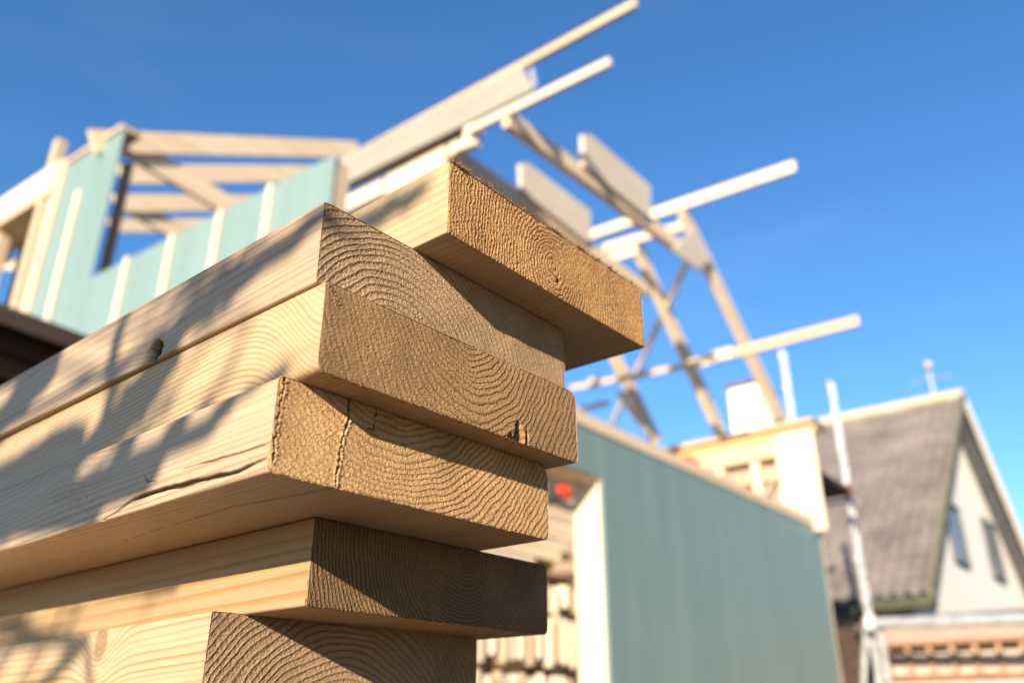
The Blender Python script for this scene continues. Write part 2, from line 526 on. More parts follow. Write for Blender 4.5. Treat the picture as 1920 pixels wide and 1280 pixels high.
    lw = late(ph, 0.30) ** 1.5 * np.clip(0.75 + 0.6 * vnoise(ph * 0.37, Y / 300, 0 * Y, s + 90), 0.1, 1)
    tone = np.clip(0.6 + 0.22 * fbm(U / 30, Y / 260, Z / 30, 3, s + 50) + 0.12 * fbm(U / 2, Y / 60, Z / 2, 2, s + 55) + P.get('stone', 0), 0, 1)
    crack = np.zeros_like(Y); dU = np.zeros_like(Y); dZ = np.zeros_like(Y)
    dU += 0.10 * fbm(Y / 70, Z / 9, 0 * Y, 2, s + 57) * isleft
    for (pp, wd, dp) in P.get('side_cracks', []):
        d, t = polydist(Y, Z + 0.9 * fbm(Y / 9, Z / 4, 0 * Y, 2, s + 63), pp)
        wv = wd * (0.15 + 0.85 * np.sin(np.clip(t, 0, 1) * math.pi * 0.9 + 0.25) ** 1.2)
        k = (1 - sstep(wv * 0.3, wv, d)) * isleft; dU += dp * k; crack = np.maximum(crack, k * 0.9)
    for (pp, wd, dp) in P.get('under_cracks', []):
        d, t = polydist(U + 0.8 * fbm(Y / 14, U / 5, 0 * Y, 2, s + 64), Y, pp)
        k = (1 - sstep(wd * 0.3, wd * np.maximum(1.15 - t, 0.35), d)) * (Z < 1); dZ += dp * k; crack = np.maximum(crack, k * 0.9)
    for (ky, kz, ry, rz, dp, dk) in P.get('side_dents', []):
        e = ((Y - ky) / ry) ** 2 + ((Z - kz) / rz) ** 2 + 0.55 * fbm(Y / 5, Z / 5, 0 * Y, 3, s + 66)
        k = (1 - sstep(0.6, 1.0, e)) * isleft; dU += dp * k * (1 + 0.4 * fbm(Y / 2, Z / 2, 0 * Y, 2, s + 68)); crack = np.maximum(crack, k * dk)
    for (ky, kz, ry, rz, amt) in P.get('side_knots', []):
        a = np.hypot((Y - ky) / ry, (Z - kz) / rz) + 0.12 * fbm(Y / 8, Z / 6, 0 * Y, 2, s + 73)
        k = (1 - sstep(0.85, 1.0, a)) * isleft
        lw = np.where(isleft, lw * (1 - k) + k * (0.55 + 0.45 * np.sin(a * 22)), lw); tone = tone - k * amt
    for (ky, kz, ry, rz, amt) in P.get('side_fuzz', []):
        k = np.exp(-(((Y - ky) / ry) ** 2 + ((Z - kz) / rz) ** 2)) * isleft
        f = fbm(Y / 2.2, Z / 1.3, 0 * Y, 2, s + 75)
        dU += k * amt * f; lw = lw + k * 0.35 * (f > 0.12)
    # end arris slightly broken
    V.append(np.stack([U + dU, Y, Z + dZ], -1).reshape(-1, 3))
    C.append(np.stack([np.clip(lw, 0, 1), crack, tone], -1).reshape(-1, 3))
    g = off + np.arange(ny * npn).reshape(ny, npn); g2 = np.roll(g, -1, 1)
    q = np.stack([g[:-1], g[1:], g2[1:], g2[:-1]], -1).reshape(-1, 4)
    Q.append(q); MI.append(np.ones(len(q), int)); off += ny * npn
    # far end cap (fan around the centre)
    V.append(np.array([[W_ / 2, Lm, T_ / 2]])); C.append(np.array([[0.2, 0, 0.6]]))
    last = g[-1]; q = np.stack([last, np.full(npn, off), np.full(npn, off), np.roll(last, -1)], -1)
    tri = np.stack([last, np.full(npn, off), np.roll(last, -1)], -1); off += 1
    # torn fibres along the sawn arrises
    rs = np.random.RandomState(s)
    HV = []; HC = []
    for (edge_, cnt, ln) in P.get('hairs', []) if full else []:
        for i in range(cnt):
            tpos = rs.rand()
            if P.get('hair_clumps') and rs.rand() < 0.6:
                tpos = np.clip(rs.choice(P['hair_clumps']) + rs.randn() * 0.02, 0, 1)
            l = ln * (0.3 + rs.rand() ** 2 * 1.4)
            if edge_ == 'top': b = np.array([tpos * W_, -0.3, T_ - 0.2]); dr = np.array([rs.randn() * 0.5, -0.6 + rs.randn() * 0.4, 1.0])
            elif edge_ == 'bottom': b = np.array([tpos * W_, -0.3, 0.2]); dr = np.array([rs.randn() * 0.6, -0.9, -0.5 + rs.randn() * 0.2])
            elif edge_ == 'far': b = np.array([W_ - 0.2, -0.2, tpos * T_]); dr = np.array([1.0, -0.6 + rs.randn() * 0.4, rs.randn() * 0.5])
            else: b = np.array([0.2, -0.2, tpos * T_]); dr = np.array([-0.8, -0.8, rs.randn() * 0.5])
            dr /= np.linalg.norm(dr); sd_ = np.cross(dr, [0.3, 1, 0.2]); sd_ /= np.linalg.norm(sd_); wv = 0.12 + 0.22 * rs.rand()
            mid = b + dr * l * 0.55 + rs.randn(3) * 0.15; tip = b + dr * l + rs.randn(3) * 0.35 * l
            HV += [b - sd_ * wv, b + sd_ * wv, mid + sd_ * wv * 0.7, tip, mid - sd_ * wv * 0.7]
            HC += [[0.2 + 0.5 * rs.rand(), 0, 0.6]] * 5
    allV = np.concatenate(V) * 0.001
    allC = np.concatenate(C)
    quads = np.concatenate(Q); mi = np.concatenate(MI)
    loops = [quads.reshape(-1), tri.reshape(-1)]
    starts = [np.arange(len(quads)) * 4, len(quads) * 4 + np.arange(len(tri)) * 3]
    mi = [mi, np.zeros(len(tri), int)]
    nl_ = len(quads) * 4 + len(tri) * 3
    if HV:
        hv = np.array(HV) * 0.001; nh = len(hv) // 5
        hid = len(allV) + np.arange(nh * 5).reshape(nh, 5)
        allV = np.concatenate([allV, hv]); allC = np.concatenate([allC, np.array(HC)])
        loops.append(hid.reshape(-1)); starts.append(nl_ + np.arange(nh) * 5); nl_ += nh * 5; mi.append(np.zeros(nh, int))
    loops = np.concatenate(loops).astype(np.int32); starts = np.concatenate(starts).astype(np.int32); mi = np.concatenate(mi).astype(np.int32)
    me = bpy.data.meshes.new(name)
    me.vertices.add(len(allV)); me.vertices.foreach_set('co', allV.astype(np.float32).reshape(-1))
    me.loops.add(len(loops)); me.loops.foreach_set('vertex_index', loops)
    me.polygons.add(len(starts)); me.polygons.foreach_set('loop_start', starts)
    me.polygons.foreach_set('material_index', mi)
    me.update(calc_edges=True)
    me.validate()
    me.shade_smooth()
    a = me.attributes.new('wood', 'FLOAT_COLOR', 'POINT')
    a.data.foreach_set('color', np.concatenate([allC, np.ones((len(allC), 1))], 1).astype(np.float32).reshape(-1))
    for mm in mats: me.materials.append(mm)
    o = bpy.data.objects.new(name, me); COL.objects.link(o)
    return o


SIDE1, SIDE2 = (0.56, 0.42, 0.28), (0.60, 0.33, 0.14)
planks = [
    # ---- topmost, pushed out to the right
    dict(pos=(0.276, 0.267, 0.235), yaw=-0.7, seed=11, c=(91, 17), lam=2.5, warp=2.6, jit=0.5, rough=1.25, relief=0.30, pit=0.49, sharp=0.45,
         asp=0.8, rc=(1.0, 0.8, 5, 1.2), hairs=[('top', 420, 2.2), ('bottom', 60, 0.9), ('far', 14, 1.0), ('near', 14, 0.8)],
         hair_clumps=[0.02, 0.05, 0.16, 0.47, 0.49, 0.62, 0.72, 0.8], knots=[(300, 20, 60, 30, 6)],
         calm=[(8, 20, 8, 40, 0.4)], dents=[(97, 11, 2.5, 2.2, 1.4, 0.7)],
         e=((0.479, 0.273, 0.113), (0.215, 0.100, 0.033)), s=((0.416, 0.300, 0.173), (0.371, 0.244, 0.122)), side_lam=6, rag=0.5,
         label="topmost plank of the stack, jutting out to the right with its splintered end"),
    # ---- second: broad arching rings
    dict(pos=(0.217, 0.294, 0.190), yaw=-1.0, seed=23, c=(54, -27), lam=3.7, warp=1.3, rough=0.8, relief=0.33, pit=0.52, sharp=0.55,
         rc=(1.6, 1.2, 2.0, 1.5), rag=0.6, hairs=[('top', 60, 1.0), ('near', 18, 0.8), ('bottom', 14, 0.7), ('far', 14, 0.7)],
         calm=[(175, 10, 65, 40, 0.93), (40, -6, 20, 12, 0.5)], knots=[(146, 4, 34, 26, 6)], side_lam=4.6, tilt=0.035,
         side_dents=[(147, 6.0, 8.5, 7.0, 7.0, 1.0)],
         e=((0.409, 0.270, 0.155), (0.237, 0.140, 0.078)), s=((0.386, 0.278, 0.176), (0.297, 0.178, 0.092)),
         label="plank second from the top, broad arched growth rings on its end"),
    # ---- third
    dict(pos=(0.219, 0.289, 0.145), yaw=-1.45, seed=37, c=(98, 49), lam=4.1, warp=2.6, rough=1.05, relief=0.22, pit=0.26, sharp=0.5,
         rc=(4.5, 1.2, 6, 1.5), rag=0.7, hairs=[('top', 30, 0.8), ('bottom', 50, 0.9), ('far', 20, 0.7)],
         calm=[(20, 20, 44, 50, 0.96), (70, 2, 30, 10, 0.6)], knots=[(-8, 10, 40, 90, 46)], side_lam=3.0, tilt=0.05,
         dents=[(140, 3, 4.5, 9, 4.0, 0.35), (133, 0, 4, 4, 3.0, 0.4), (147, 4, 1.6, 8, 3.5, 0.5)],
         cracks=[([(2, 45), (8, 36)], 0.5, 0.8)], drift=0.005, driftz=0.035,
         e=((0.336, 0.202, 0.094), (0.173, 0.089, 0.038)), s=((0.416, 0.307, 0.176), (0.319, 0.152, 0.048)),
         label="plank third from the top, notched lower edge and swirling side grain"),
    # ---- fourth: split
    dict(pos=(0.212, 0.307, 0.100), yaw=-1.5, seed=41, c=(66, 104), lam=3.4, warp=2.0, rough=1.0, relief=0.22, pit=0.26, sharp=0.45,
         rc=(1.5, 3.0, 8, 1.5), rag=0.6, hairs=[('bottom', 70, 0.9), ('far', 30, 0.8), ('near', 30, 0.8)],
         calm=[(18, 20, 34, 60, 0.97), (70, 20, 30, 60, 0.45)],
         cracks=[([(3.5, 44), (3.0, 34), (1.8, 24), (1.6, 14), (2.0, 5)], 0.65, 2.4), ([(41, 46), (40.5, 34), (38, 22), (37.5, 12), (36.5, -1)], 0.75, 2.6),
                 ([(58.7, 46), (57.5, 40), (57, 34)], 0.6, 1.3), ([(57, 34), (53, 33)], 0.4, 0.8)],
         side_cracks=[([(0, 6.6), (22, 4.8), (44, 6.0), (67, 6.2), (92, 7.4), (119, 7.0), (150, 0)], 1.7, 3.0),
                      ([(0, 13.5), (28, 13.2), (50, 14.6), (75, 15)], 0.7, 0.8), ([(96, 12), (108, 15), (113, 20)], 0.5, 0.6)],
         under_cracks=[([(36, 0), (32.5, 30), (27, 68), (29, 125), (33, 190)], 0.75, 1.3)],
         knots=[(215, 46, 36, 20, -9)], side_lam=3.3, side_fuzz=[(190, 22, 42, 20, 0.32)],
         e=((0.545, 0.336, 0.152), (0.270, 0.147, 0.061)), s=((0.394, 0.286, 0.180), (0.282, 0.162, 0.081)),
         label="plank fourth from the top, split at its end and along its side"),
    # ---- fifth: set back, in shade
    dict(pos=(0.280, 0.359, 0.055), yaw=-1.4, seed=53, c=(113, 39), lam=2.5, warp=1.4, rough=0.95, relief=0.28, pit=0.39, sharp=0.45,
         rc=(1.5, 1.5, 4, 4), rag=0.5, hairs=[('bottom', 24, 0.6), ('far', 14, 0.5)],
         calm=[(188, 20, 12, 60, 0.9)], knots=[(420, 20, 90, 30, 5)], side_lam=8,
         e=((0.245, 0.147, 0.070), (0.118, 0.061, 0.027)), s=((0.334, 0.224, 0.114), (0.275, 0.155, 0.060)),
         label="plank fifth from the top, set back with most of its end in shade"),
    # ---- sixth
    dict(pos=(0.2635, 0.416, 0.010), yaw=-4.3, seed=67, c=(88, -38), lam=3.8, warp=1.6, rough=0.9, relief=0.36, pit=0.39, sharp=0.5,
         rc=(1.5, 1.5, 3, 2), rag=0.5, hairs=[('near', 24, 0.8), ('top', 20, 0.5)],
         calm=[(170, 20, 60, 60, 0.85)], knots=[(133, 40, 24, 30, 20), (200, 0, 90, 20, 5)], side_lam=4.4, side_knots=[(133, 37, 9.5, 12, 0.45)],
         e=((0.352, 0.233, 0.134), (0.175, 0.101, 0.054)), s=((0.416, 0.304, 0.182), (0.319, 0.174, 0.071)),
         label="lowest plank in view, sixth from the top, with a reddish knot on its side"),
]
for P in planks:
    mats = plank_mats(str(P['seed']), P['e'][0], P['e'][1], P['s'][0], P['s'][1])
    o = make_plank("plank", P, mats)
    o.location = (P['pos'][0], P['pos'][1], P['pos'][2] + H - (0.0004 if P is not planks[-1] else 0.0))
    o.rotation_euler = (0, 0, math.radians(P['yaw']))
    tag(o, P['label'], 'plank', 'planks stacked in the foreground')

# planks under the frame down to the ground, all of one kind
P0 = dict(seed=90, c=(80, -20), lam=4)
mats = plank_mats('plain', (0.62, 0.46, 0.3), (0.46, 0.31, 0.2), SIDE1, (0.64, 0.38, 0.2))
base = make_plank("plank", P0, mats, full=False)
for i in range(12):
    o = base if i == 0 else base.copy()
    if i: COL.objects.link(o)
    o.location = (0.245 + 0.012 * math.sin(i * 2.3), 0.42 + 0.02 * math.sin(i * 1.7), 0.0095 - 0.0455 * (i + 1) + H)
    o.rotation_euler = (0, 0, math.radians(-1.5 + math.sin(i * 3.1)))
    tag(o, "pale pine plank low in the stack, underneath the planks in view", 'plank', 'planks in the lower part of the stack')

# ------------------------------------------------------------------ ground
gv = []; gf = []
N = 60
R = np.concatenate([-np.geomspace(400, 0.5, N // 2), np.geomspace(0.5, 400, N // 2)])
gx, gy = np.meshgrid(R, R, indexing='ij')
gz = -H - 0.006 + 0.03 * fbm(gx / 3, gy / 3, 0 * gx, 3, 5) * (np.hypot(gx - 1, gy - 1) > 1.5)
gv = [tuple(p) for p in np.stack([gx, gy, gz], -1).reshape(-1, 3)]
gf = [(i * N + j, (i + 1) * N + j, (i + 1) * N + j + 1, i * N + j + 1) for i in range(N - 1) for j in range(N - 1)]
g = link_mesh("ground", gv, gf, SAND)
g['kind'] = 'structure'

# ------------------------------------------------------------------ the unfinished timber house
BRL = noisy("light_brown_wood", (0.30, 0.17, 0.10), (0.44, 0.28, 0.18), (8, 8, 2))
Hs = Thing("unfinished_house", (2.45, 3.3, -H), "unfinished timber house with green sheathing and open roof trusses behind the plank stack", 'house')


def lwx(y): return 2.55 - 0.0605 * (y - 3.4)          # the sunlit gable wall runs along y, turned by 3.5 degrees


def onL(x, y, off=0.0):
    """point on the sunlit wall plane, off metres in front of it"""
    R = ray(x, y); n = np.array([1, 0.0605, 0]); k = 2.55 + 0.0605 * 3.4 - off
    return R * k / (n @ R)


def lbox(y0, y1, z0, z1, d0, d1):
    """box on that wall; d measured into the building"""
    P = []
    for z in (z0, z1):
        for (y, d) in ((y0, d0), (y0, d1), (y1, d1), (y1, d0)):
            P.append((lwx(y) + d, y, z))
    P = [P[i] for i in (0, 1, 2, 3, 4, 5, 6, 7)]
    return hexa(P, 0.002)


z_sill = 3.06
# sheathing: knee wall above, an opening in the lower part that the stack hides
sheath = Hs.part("wall_panel", join(lbox(3.40, 6.02, 2.45, z_sill, 0, 0.02), lbox(3.40, 3.44, -H, 2.445, 0, 0.02), lbox(5.9, 6.02, -H, 2.445, 0, 0.02)), GREEN,
                 label="sunlit pale green sheathing panel under the long opening")
for px in (240, 325, 415, 510):
    p = onL(px, 500 - (px - 240) * 0.5)
    yb = p[1]
    Hs.part("batten", lbox(yb - 0.025, yb + 0.025, 2.46, z_sill + 0.0 + 0.0, -0.028, -0.001), PINE_W, sheath)
p1 = onL(232, 245); p2 = onL(130, 305)
yt0, yt1 = p1[1], p2[1]
tall = Hs.part("wall_panel", lbox(yt0, yt1, 2.2, 4.44, 0, 0.02), GREEN, label="tall narrow green sheathing panel at the far end of the opening")
pb = onL(122, 480)
Hs.part("batten", lbox(pb[1] - 0.03, pb[1] + 0.03, 2.25, onL(150, 360)[2], -0.028, -0.001), PINE_W, tall)
Hs.part("corner_stud", lbox(yt1 + 0.002, yt1 + 0.17, 2.2, 4.5, -0.025, 0.10), PINE_Z)
Hs.part("top_plate", lbox(yt0 + 0.01, yt1 + 0.02, 4.445, 4.49, -0.02, 0.16), PINE_Y)
Hs.part("sill_plate", lbox(3.41, 6.0, z_sill - 0.07, z_sill - 0.025, 0.022, 0.12), PINE_Y)
for yy in (3.425, 4.4, 5.3, 5.95):
    Hs.part("stud", lbox(yy - 0.022, yy + 0.022, -H, z_sill - 0.071, 0.0215, 0.12), PINE_Z)
# brown stud seen inside the opening
a = onL(227, 370, -0.2)
Hs.part("post", beam((a[0], a[1], 2.2), (a[0], a[1], 4.3), 0.06, 0.07, (1, 0, 0)), BRL, label="dark brown post inside the opening")
Hs.part("post", beam((lwx(7.12), 7.12, 2.2), (lwx(7.12), 7.12, onL(120, 262)[2]), 0.09, 0.09, (1, 0, 0)), PINE_Z, label="post standing above the sunlit gable wall")
# eave board and soffit running off to the back left
zt = onL(100, 305)[2]
Hs.part("eave_board", lbox(6.93, 11.5, 4.22, 4.50, -0.05, -0.01), PINE_W)
Hs.part("soffit", lbox(6.93, 11.5, 4.16, 4.215, -0.05, 0.28), PINE_Y)
# far studs and braces, back left
ys_ = onL(42, 520)[1]
Hs.part("stud", lbox(ys_ - 0.07, ys_ + 0.07, 2.0, onL(50, 468)[2], 0.0, 0.1), PINE_W)
Hs.part("nogging", beam(onL(-40, 488, -0.3), onL(95, 505, -0.3), 0.05, 0.13), BOARD)
Hs.part("nogging", beam(onL(20, 442, -0.3), onL(78, 436, -0.3), 0.05, 0.13), PINE_Y)
a = onL(47, 470, -0.3)
Hs.part("post", beam((a[0], a[1], 3.3), (a[0], a[1], 4.15), 0.05, 0.07, (1, 0, 0)), BROWN)
ys_ = onL(-30, 520)[1]
Hs.part("stud", lbox(ys_ - 0.07, ys_ + 0.07, 2.0, 4.15, 0.0, 0.1), PINE_Z)

# trusses over the left part: rafter rising away from the wall and a tie
for i, (yy, ra, rb, ta, tb_) in enumerate(((6.3, (172, 266), (672, 282), (236, 272), (430, 388)), (7.2, (225, 328), (640, 326), None, None),
                                     (8.1, (215, 382), (600, 381), (222, 372), (360, 452)), (9.0, (205, 424), (560, 421), None, None))):
    Hs.part("rafter", beam(onY(*ra, yy), onY(*rb, yy), 0.045, 0.20 if i < 3 else 0.17), PINE_X)
    if ta:
        a, b = onY(*ta, yy + 0.05), onY(*tb_, yy + 0.05)
        Hs.part("tie_beam", beam(a, a + (b - a) * 1.5, 0.045, 0.21), PINE_X)

# the shaded long wall
YW = 3.3
zt, zp = 1.975, 2.075
xd = onY(1128, 900, YW)[0]
xe = onY(1536, 990, YW)[0]
zd = onY(1128, 897, YW)[2]
wallp = Hs.part("wall_panel", join(box(xd, xe, YW, YW + 0.02, -H, zt), box(2.57, xd - 0.001, YW, YW + 0.02, zd, zt), box(2.57, 2.60, YW, YW + 0.02, -H, zd - 0.001)), GREEN,
                label="shaded blue-green sheathing wall with the doorway")
Hs.part("wall_plate", box(2.6, xe - 0.01, YW - 0.012, YW + 0.20, zt + 0.002, zp), PINE_X)
Hs.part("corner_board", box(xe + 0.002, xe + 0.03, YW - 0.004, YW + 0.24, -H, zt), PINE_Z)
Hs.part("door_jamb", box(xd - 0.006, xd + 0.038, YW + 0.0215, YW + 0.25, -H, zd - 0.003), PINE_W, label="sunlit pale door jamb")
Hs.part("door_header", box(2.96, xd - 0.008, YW + 0.0215, YW + 0.25, zd + 0.003, zd + 0.14), PINE_X)
x = xd + 0.6
while x < xe - 0.1:
    Hs.part("stud", box(x - 0.022, x + 0.022, YW + 0.0215, YW + 0.19, -H, zt), PINE_Z); x += 0.6

# end wall beyond
XE = 9.33
ew = Hs.part("end_wall", join(box(XE + 0.13, XE + 0.15, 3.66, 9.0, -H, 3.0), box(XE + 0.131, XE + 0.151, 3.3, 3.655, 1.9, 3.06)), OSB, label="sheathed end wall seen from inside")
Hs.part("wall_sheet", box(XE - 0.03, XE - 0.01, 3.16, 3.62, 1.93, 3.08), PINE_W, label="bright sunlit sheet at the near end of the end wall")
for yy in (3.9, 4.35, 4.95, 5.55, 6.15):
    Hs.part("stud", box(XE, XE + 0.128, yy - 0.05, yy + 0.05 * (1 if yy != 4.35 else 2), 0.5, 2.82), PINE_W if yy in (3.9, 4.35) else PINE_Z)
Hs.part("nogging", box(XE + 0.02, XE + 0.12, 3.66, 6.6, 2.58, 2.63), PINE_Y)
Hs.part("header_beam", box(XE - 0.02, XE + 0.12, 3.63, 7.4, 2.83, 3.04), PINE_Y)
Hs.part("eave_board", box(XE - 0.10, XE + 0.35, 3.12, 7.6, 3.13, 3.19), PINE_Y)
Hs.part("wall_plate", box(XE - 0.02, XE + 0.13, 3.13, 7.4, 3.05, 3.125), noisy("bounce_lit_pine", (0.66, 0.40, 0.16), (0.8, 0.52, 0.24), (20, 1, 20)))  # orange of light bounced up under the eave is put into this colour
Hs.part("brace", beam(onX(1425, 945, XE - 0.02), onX(1465, 880, XE - 0.02), 0.03, 0.06, (1, 0, 0)), PINE_Y)

# trusses over the shaded wall: steep rafters, level ties
tr_y = (3.55, 4.30, 5.30)
for i, yy in enumerate(tr_y):
    if i == 0: t0, t1 = onY(1280, 398, yy), onY(1474, 805, yy)
    elif i == 1: t0, t1 = onY(1190, 455, yy), onY(1362, 835, yy)
    else: t0, t1 = onY(1120, 600, yy), onY(1232, 830, yy)
    Hs.part("rafter", beam(t0, t1, 0.07, 0.21, (0, 0, 1)), PINE_X)
    if i == 0: q0, q1 = onY(948, 222, yy - 0.05), onY(1318, 497, yy - 0.05)
    elif i == 1: q0, q1 = onY(845, 285, yy - 0.05), onY(1212, 545, yy - 0.05)
    if i < 2:
        Hs.part("tie_beam", beam(q0, q1, 0.07, 0.16), PINE_X)
        # doubled timber next to the steep rafter
        if i == 0:
            Hs.part("gusset", prism([onY(1262, 470, yy - 0.1), onY(1300, 430, yy - 0.1), onY(1335, 480, yy - 0.1), onY(1312, 505, yy - 0.1)], (0, 0.02, 0)), BOARD)
# short wide boards fixed upright on the ties
for poly, yy in ((((1086, 256), (1100, 256), (1213, 352), (1213, 403), (1205, 408), (1088, 312)), 3.47), (((970, 310), (982, 308), (1101, 398), (1101, 452), (1092, 455), (972, 360)), 4.22)):
    Hs.part("upright_board", prism([onY(x, y, yy) for x, y in poly], (0, -0.045, 0)), BOARD)

# ridge lath, wide grey board and laths at x = 4.3
XR = 4.30
A = onX(640, 306, XR); B = onX(1194, 9, XR)
zr = (A[2] + B[2]) / 2
Hs.part("ridge_lath", beam((XR, A[1], A[2] + 0.0), (XR, B[1], B[2] + 0.01), 0.045, 0.07), PINE_Y)
c0, c1, c2, c3 = onX(636, 300, XR - 0.03), onX(978, 124, XR - 0.03), onX(1000, 168, XR - 0.03), onX(636, 350, XR - 0.03)
Hs.part("wide_board", prism([c0, c1, c2, c3], (0.03, 0, 0)), GREYB, label="wide grey board under the ridge lath")
Hs.part("metal_plate", prism([onX(992, 128, XR - 0.04), onX(1000, 126, XR - 0.04), onX(1006, 160, XR - 0.04), onX(998, 163, XR - 0.04)], (0.006, 0, 0)), GALV)
a, b = onX(880, 246, XR - 0.06), onX(1145, 117, XR - 0.06)
Hs.part("lath", beam(a, b, 0.045, 0.075), PINE_W)
for (xa, ya, xb, yb, hgt, xx) in ((640, 392, 722, 352, 0.17, XR + 0.05), (728, 352, 838, 296, 0.22, XR + 0.05), (846, 285, 868, 270, 0.14, XR + 0.1), (872, 262, 900, 252, 0.22, XR + 0.02)):
    Hs.part("lintel_block", beam(onX(xa, ya, xx), onX(xb, yb, xx), 0.07, hgt), PINE_W)
Hs.part("plate_beam", beam(onX(640, 352, XR + 0.12), onX(905, 232, XR + 0.12), 0.05, 0.12), PINE_Y)
for yy in (4.15, 5.1):
    Hs.part("post", beam((XR + 0.1, yy, zp), (XR + 0.1, yy, 4.22), 0.09, 0.09, (1, 0, 0)), PINE_Z)

# roof laths along y further right
XL = 7.35
Hs.part("lath", beam(onX(1110, 441, XL), onX(1492, 312, XL), 0.05, 0.13), PINE_W)
Hs.part("lath", beam(onX(1132, 466, XL - 0.1), onX(1282, 424, XL - 0.1), 0.05, 0.10), PINE_W)
Hs.part("lath", beam(onX(1085, 452, XL - 0.05), onX(1215, 407, XL - 0.05), 0.05, 0.08), PINE_W)
Hs.part("lath", beam(onX(1140, 486, XL - 0.1), onX(1196, 468, XL - 0.1), 0.05, 0.12), PINE_W)
Hs.part("lath", beam(onX(1385, 660, 8.05), onX(1611, 601, 8.05), 0.05, 0.105), PINE_Y)
Hs.part("lath", beam(onX(1290, 684, 8.05), onX(1383, 661, 8.05), 0.05, 0.10), PINE_Y)
Hs.part("lath", beam(onX(1070, 728, 8.6), onX(1300, 683, 8.6), 0.04, 0.07), PINE_Y)
for px_, py_ in ((1345, 668), (1366, 663), (1325, 676), (1115, 717)):
    p = onX(px_, py_, 8.0)
    Hs.part("spacer_block", box(p[0] - 0.03, p[0] + 0.03, p[1] - 0.06, p[1] + 0.06, p[2] - 0.06, p[2] + 0.06), PINE_W)
Hs.part("lath", beam(onX(1060, 775, 9.0), onX(1142, 754, 9.0), 0.04, 0.07), PINE_Y)
Hs.part("brace", beam(onY(1292, 485, 3.7), onY(1147, 796, 6.0), 0.04, 0.085), PINE_X)
Hs.part("brace", beam(onY(1160, 735, 5.25), onY(1215, 812, 5.25), 0.04, 0.07), PINE_X)

# inside
BRI = noisy("brown_interior", (0.30, 0.185, 0.11), (0.46, 0.31, 0.20), (4, 4, 4))
Hs.part("partition_sheet", box(4.6, 9.3, 6.2, 6.22, -H, 1.97), BRI)
for i in range(7):
    Hs.part("floor_joist", box(2.7, 9.2, 3.9 + i * 0.6, 3.945 + i * 0.6, 2.12, 2.28), PINE_X)
for xx in (5.9, 6.5, 7.1, 7.7, 8.3):
    Hs.part("stud", box(xx, xx + 0.045, 6.05, 6.195, -H, 1.97), PINE_Z)
Hs.part("nogging", beam((4.7, 5.95, 1.35), (8.8, 5.95, 1.75), 0.045, 0.14), PINE_X)
Hs.part("brace", beam((5.6, 5.6, 1.95), (7.4, 5.6, 1.1), 0.045, 0.12), PINE_X)

rk = Thing("slatted_rack", (4.7, 3.8, -H), "slatted wooden rack standing just inside the doorway in full sunlight", 'rack')
YR = 3.66
for (za_, zb_, n0, dx, wd_) in ((-0.02, 0.30, 15, 0.088, 0.055), (0.38, 0.68, 13, 0.098, 0.062), (0.74, 0.90, 11, 0.118, 0.08)):
    for i in range(n0):
        xx = 3.98 + i * dx + 0.012 * math.sin(i * 5.1)
        if xx > 5.2: continue
        jz = 0.025 * math.sin(i * 3.7 + za_ * 9); an = 0.6 + 0.25 * math.sin(i * 2.3); ca, sa = math.cos(an), math.sin(an)
        c_ = np.array([xx + wd_ / 2, YR, 0]); a_ = np.array([ca, -sa, 0]) * wd_ / 2; n_ = np.array([sa, ca, 0]) * 0.009
        P8 = [c_ - a_ - n_, c_ + a_ - n_, c_ + a_ + n_, c_ - a_ + n_]
        P8 = [p + [0, 0, za_ + jz] for p in P8] + [p + [0, 0, zb_ + jz * 0.6] for p in P8]
        rk.part("slat", hexa(P8, 0.006), PINE_Z if i % 3 == 1 else PINE_W)
for zz in (0.02, 0.24, 0.42, 0.62, 0.76):
    rk.part("rail", box(3.93, 5.25, YR + 0.045, YR + 0.075, zz, zz + 0.04), BRI)
for xx in (3.93, 4.6, 5.21):
    for yy in (YR + 0.078, YR + 0.33):
        rk.part("leg", box(xx, xx + 0.04, yy, yy + 0.04, -H, 0.96), BRI)
rk.part("back_panel", box(3.93, 5.25, YR + 0.375, YR + 0.39, -0.2, 0.95), BRI)
rk.part("top_board", box(3.9, 5.28, YR - 0.03, YR + 0.40, 0.962, 0.985), BRI)
rs = random.Random(4)
for i in range(9):
    lay = i // 3
    x0 = 4.0 + rs.uniform(-0.1, 0.1) + 0.16 * lay; z0 = 0.987 + 0.036 + 0.074 * lay; y0 = YR + 0.02 + 0.12 * (i % 3)
    x1 = x0 + rs.uniform(0.75, 1.1)
    b = link_mesh("timber", *beam((x0, y0, z0), (x1, y0 + rs.uniform(-.02, .02), z0), 0.09, 0.07), PINE_W if i % 2 == 0 else PINE_X, None, (x0, y0, z0 - 0.035))
    tag(b, "short pale timber in the pile on top of the slatted rack", 'timber', 'timbers piled inside the doorway')


def crumpled(c, size, seed, sq=(1, 1, 1)):
    """an uneven bundle"""
    vs, fs = [], []
    n, m_ = 14, 9
    for j in range(m_ + 1):
        th = math.pi * j / m_
        for i in range(n):
            ph = 2 * math.pi * i / n
            d = np.array([math.sin(th) * math.cos(ph), math.sin(th) * math.sin(ph), math.cos(th)])
            r = size * (1 + 0.25 * float(vnoise(d[0] * 2.5 + seed, d[1] * 2.5, d[2] * 2.5, seed)))
            vs.append(tuple(np.array(c) + d * r * np.array(sq)))
    for j in range(m_):
        for i in range(n):
            fs.append((j * n + i, j * n + (i + 1) % n, (j + 1) * n + (i + 1) % n, (j + 1) * n + i))
    return vs, fs


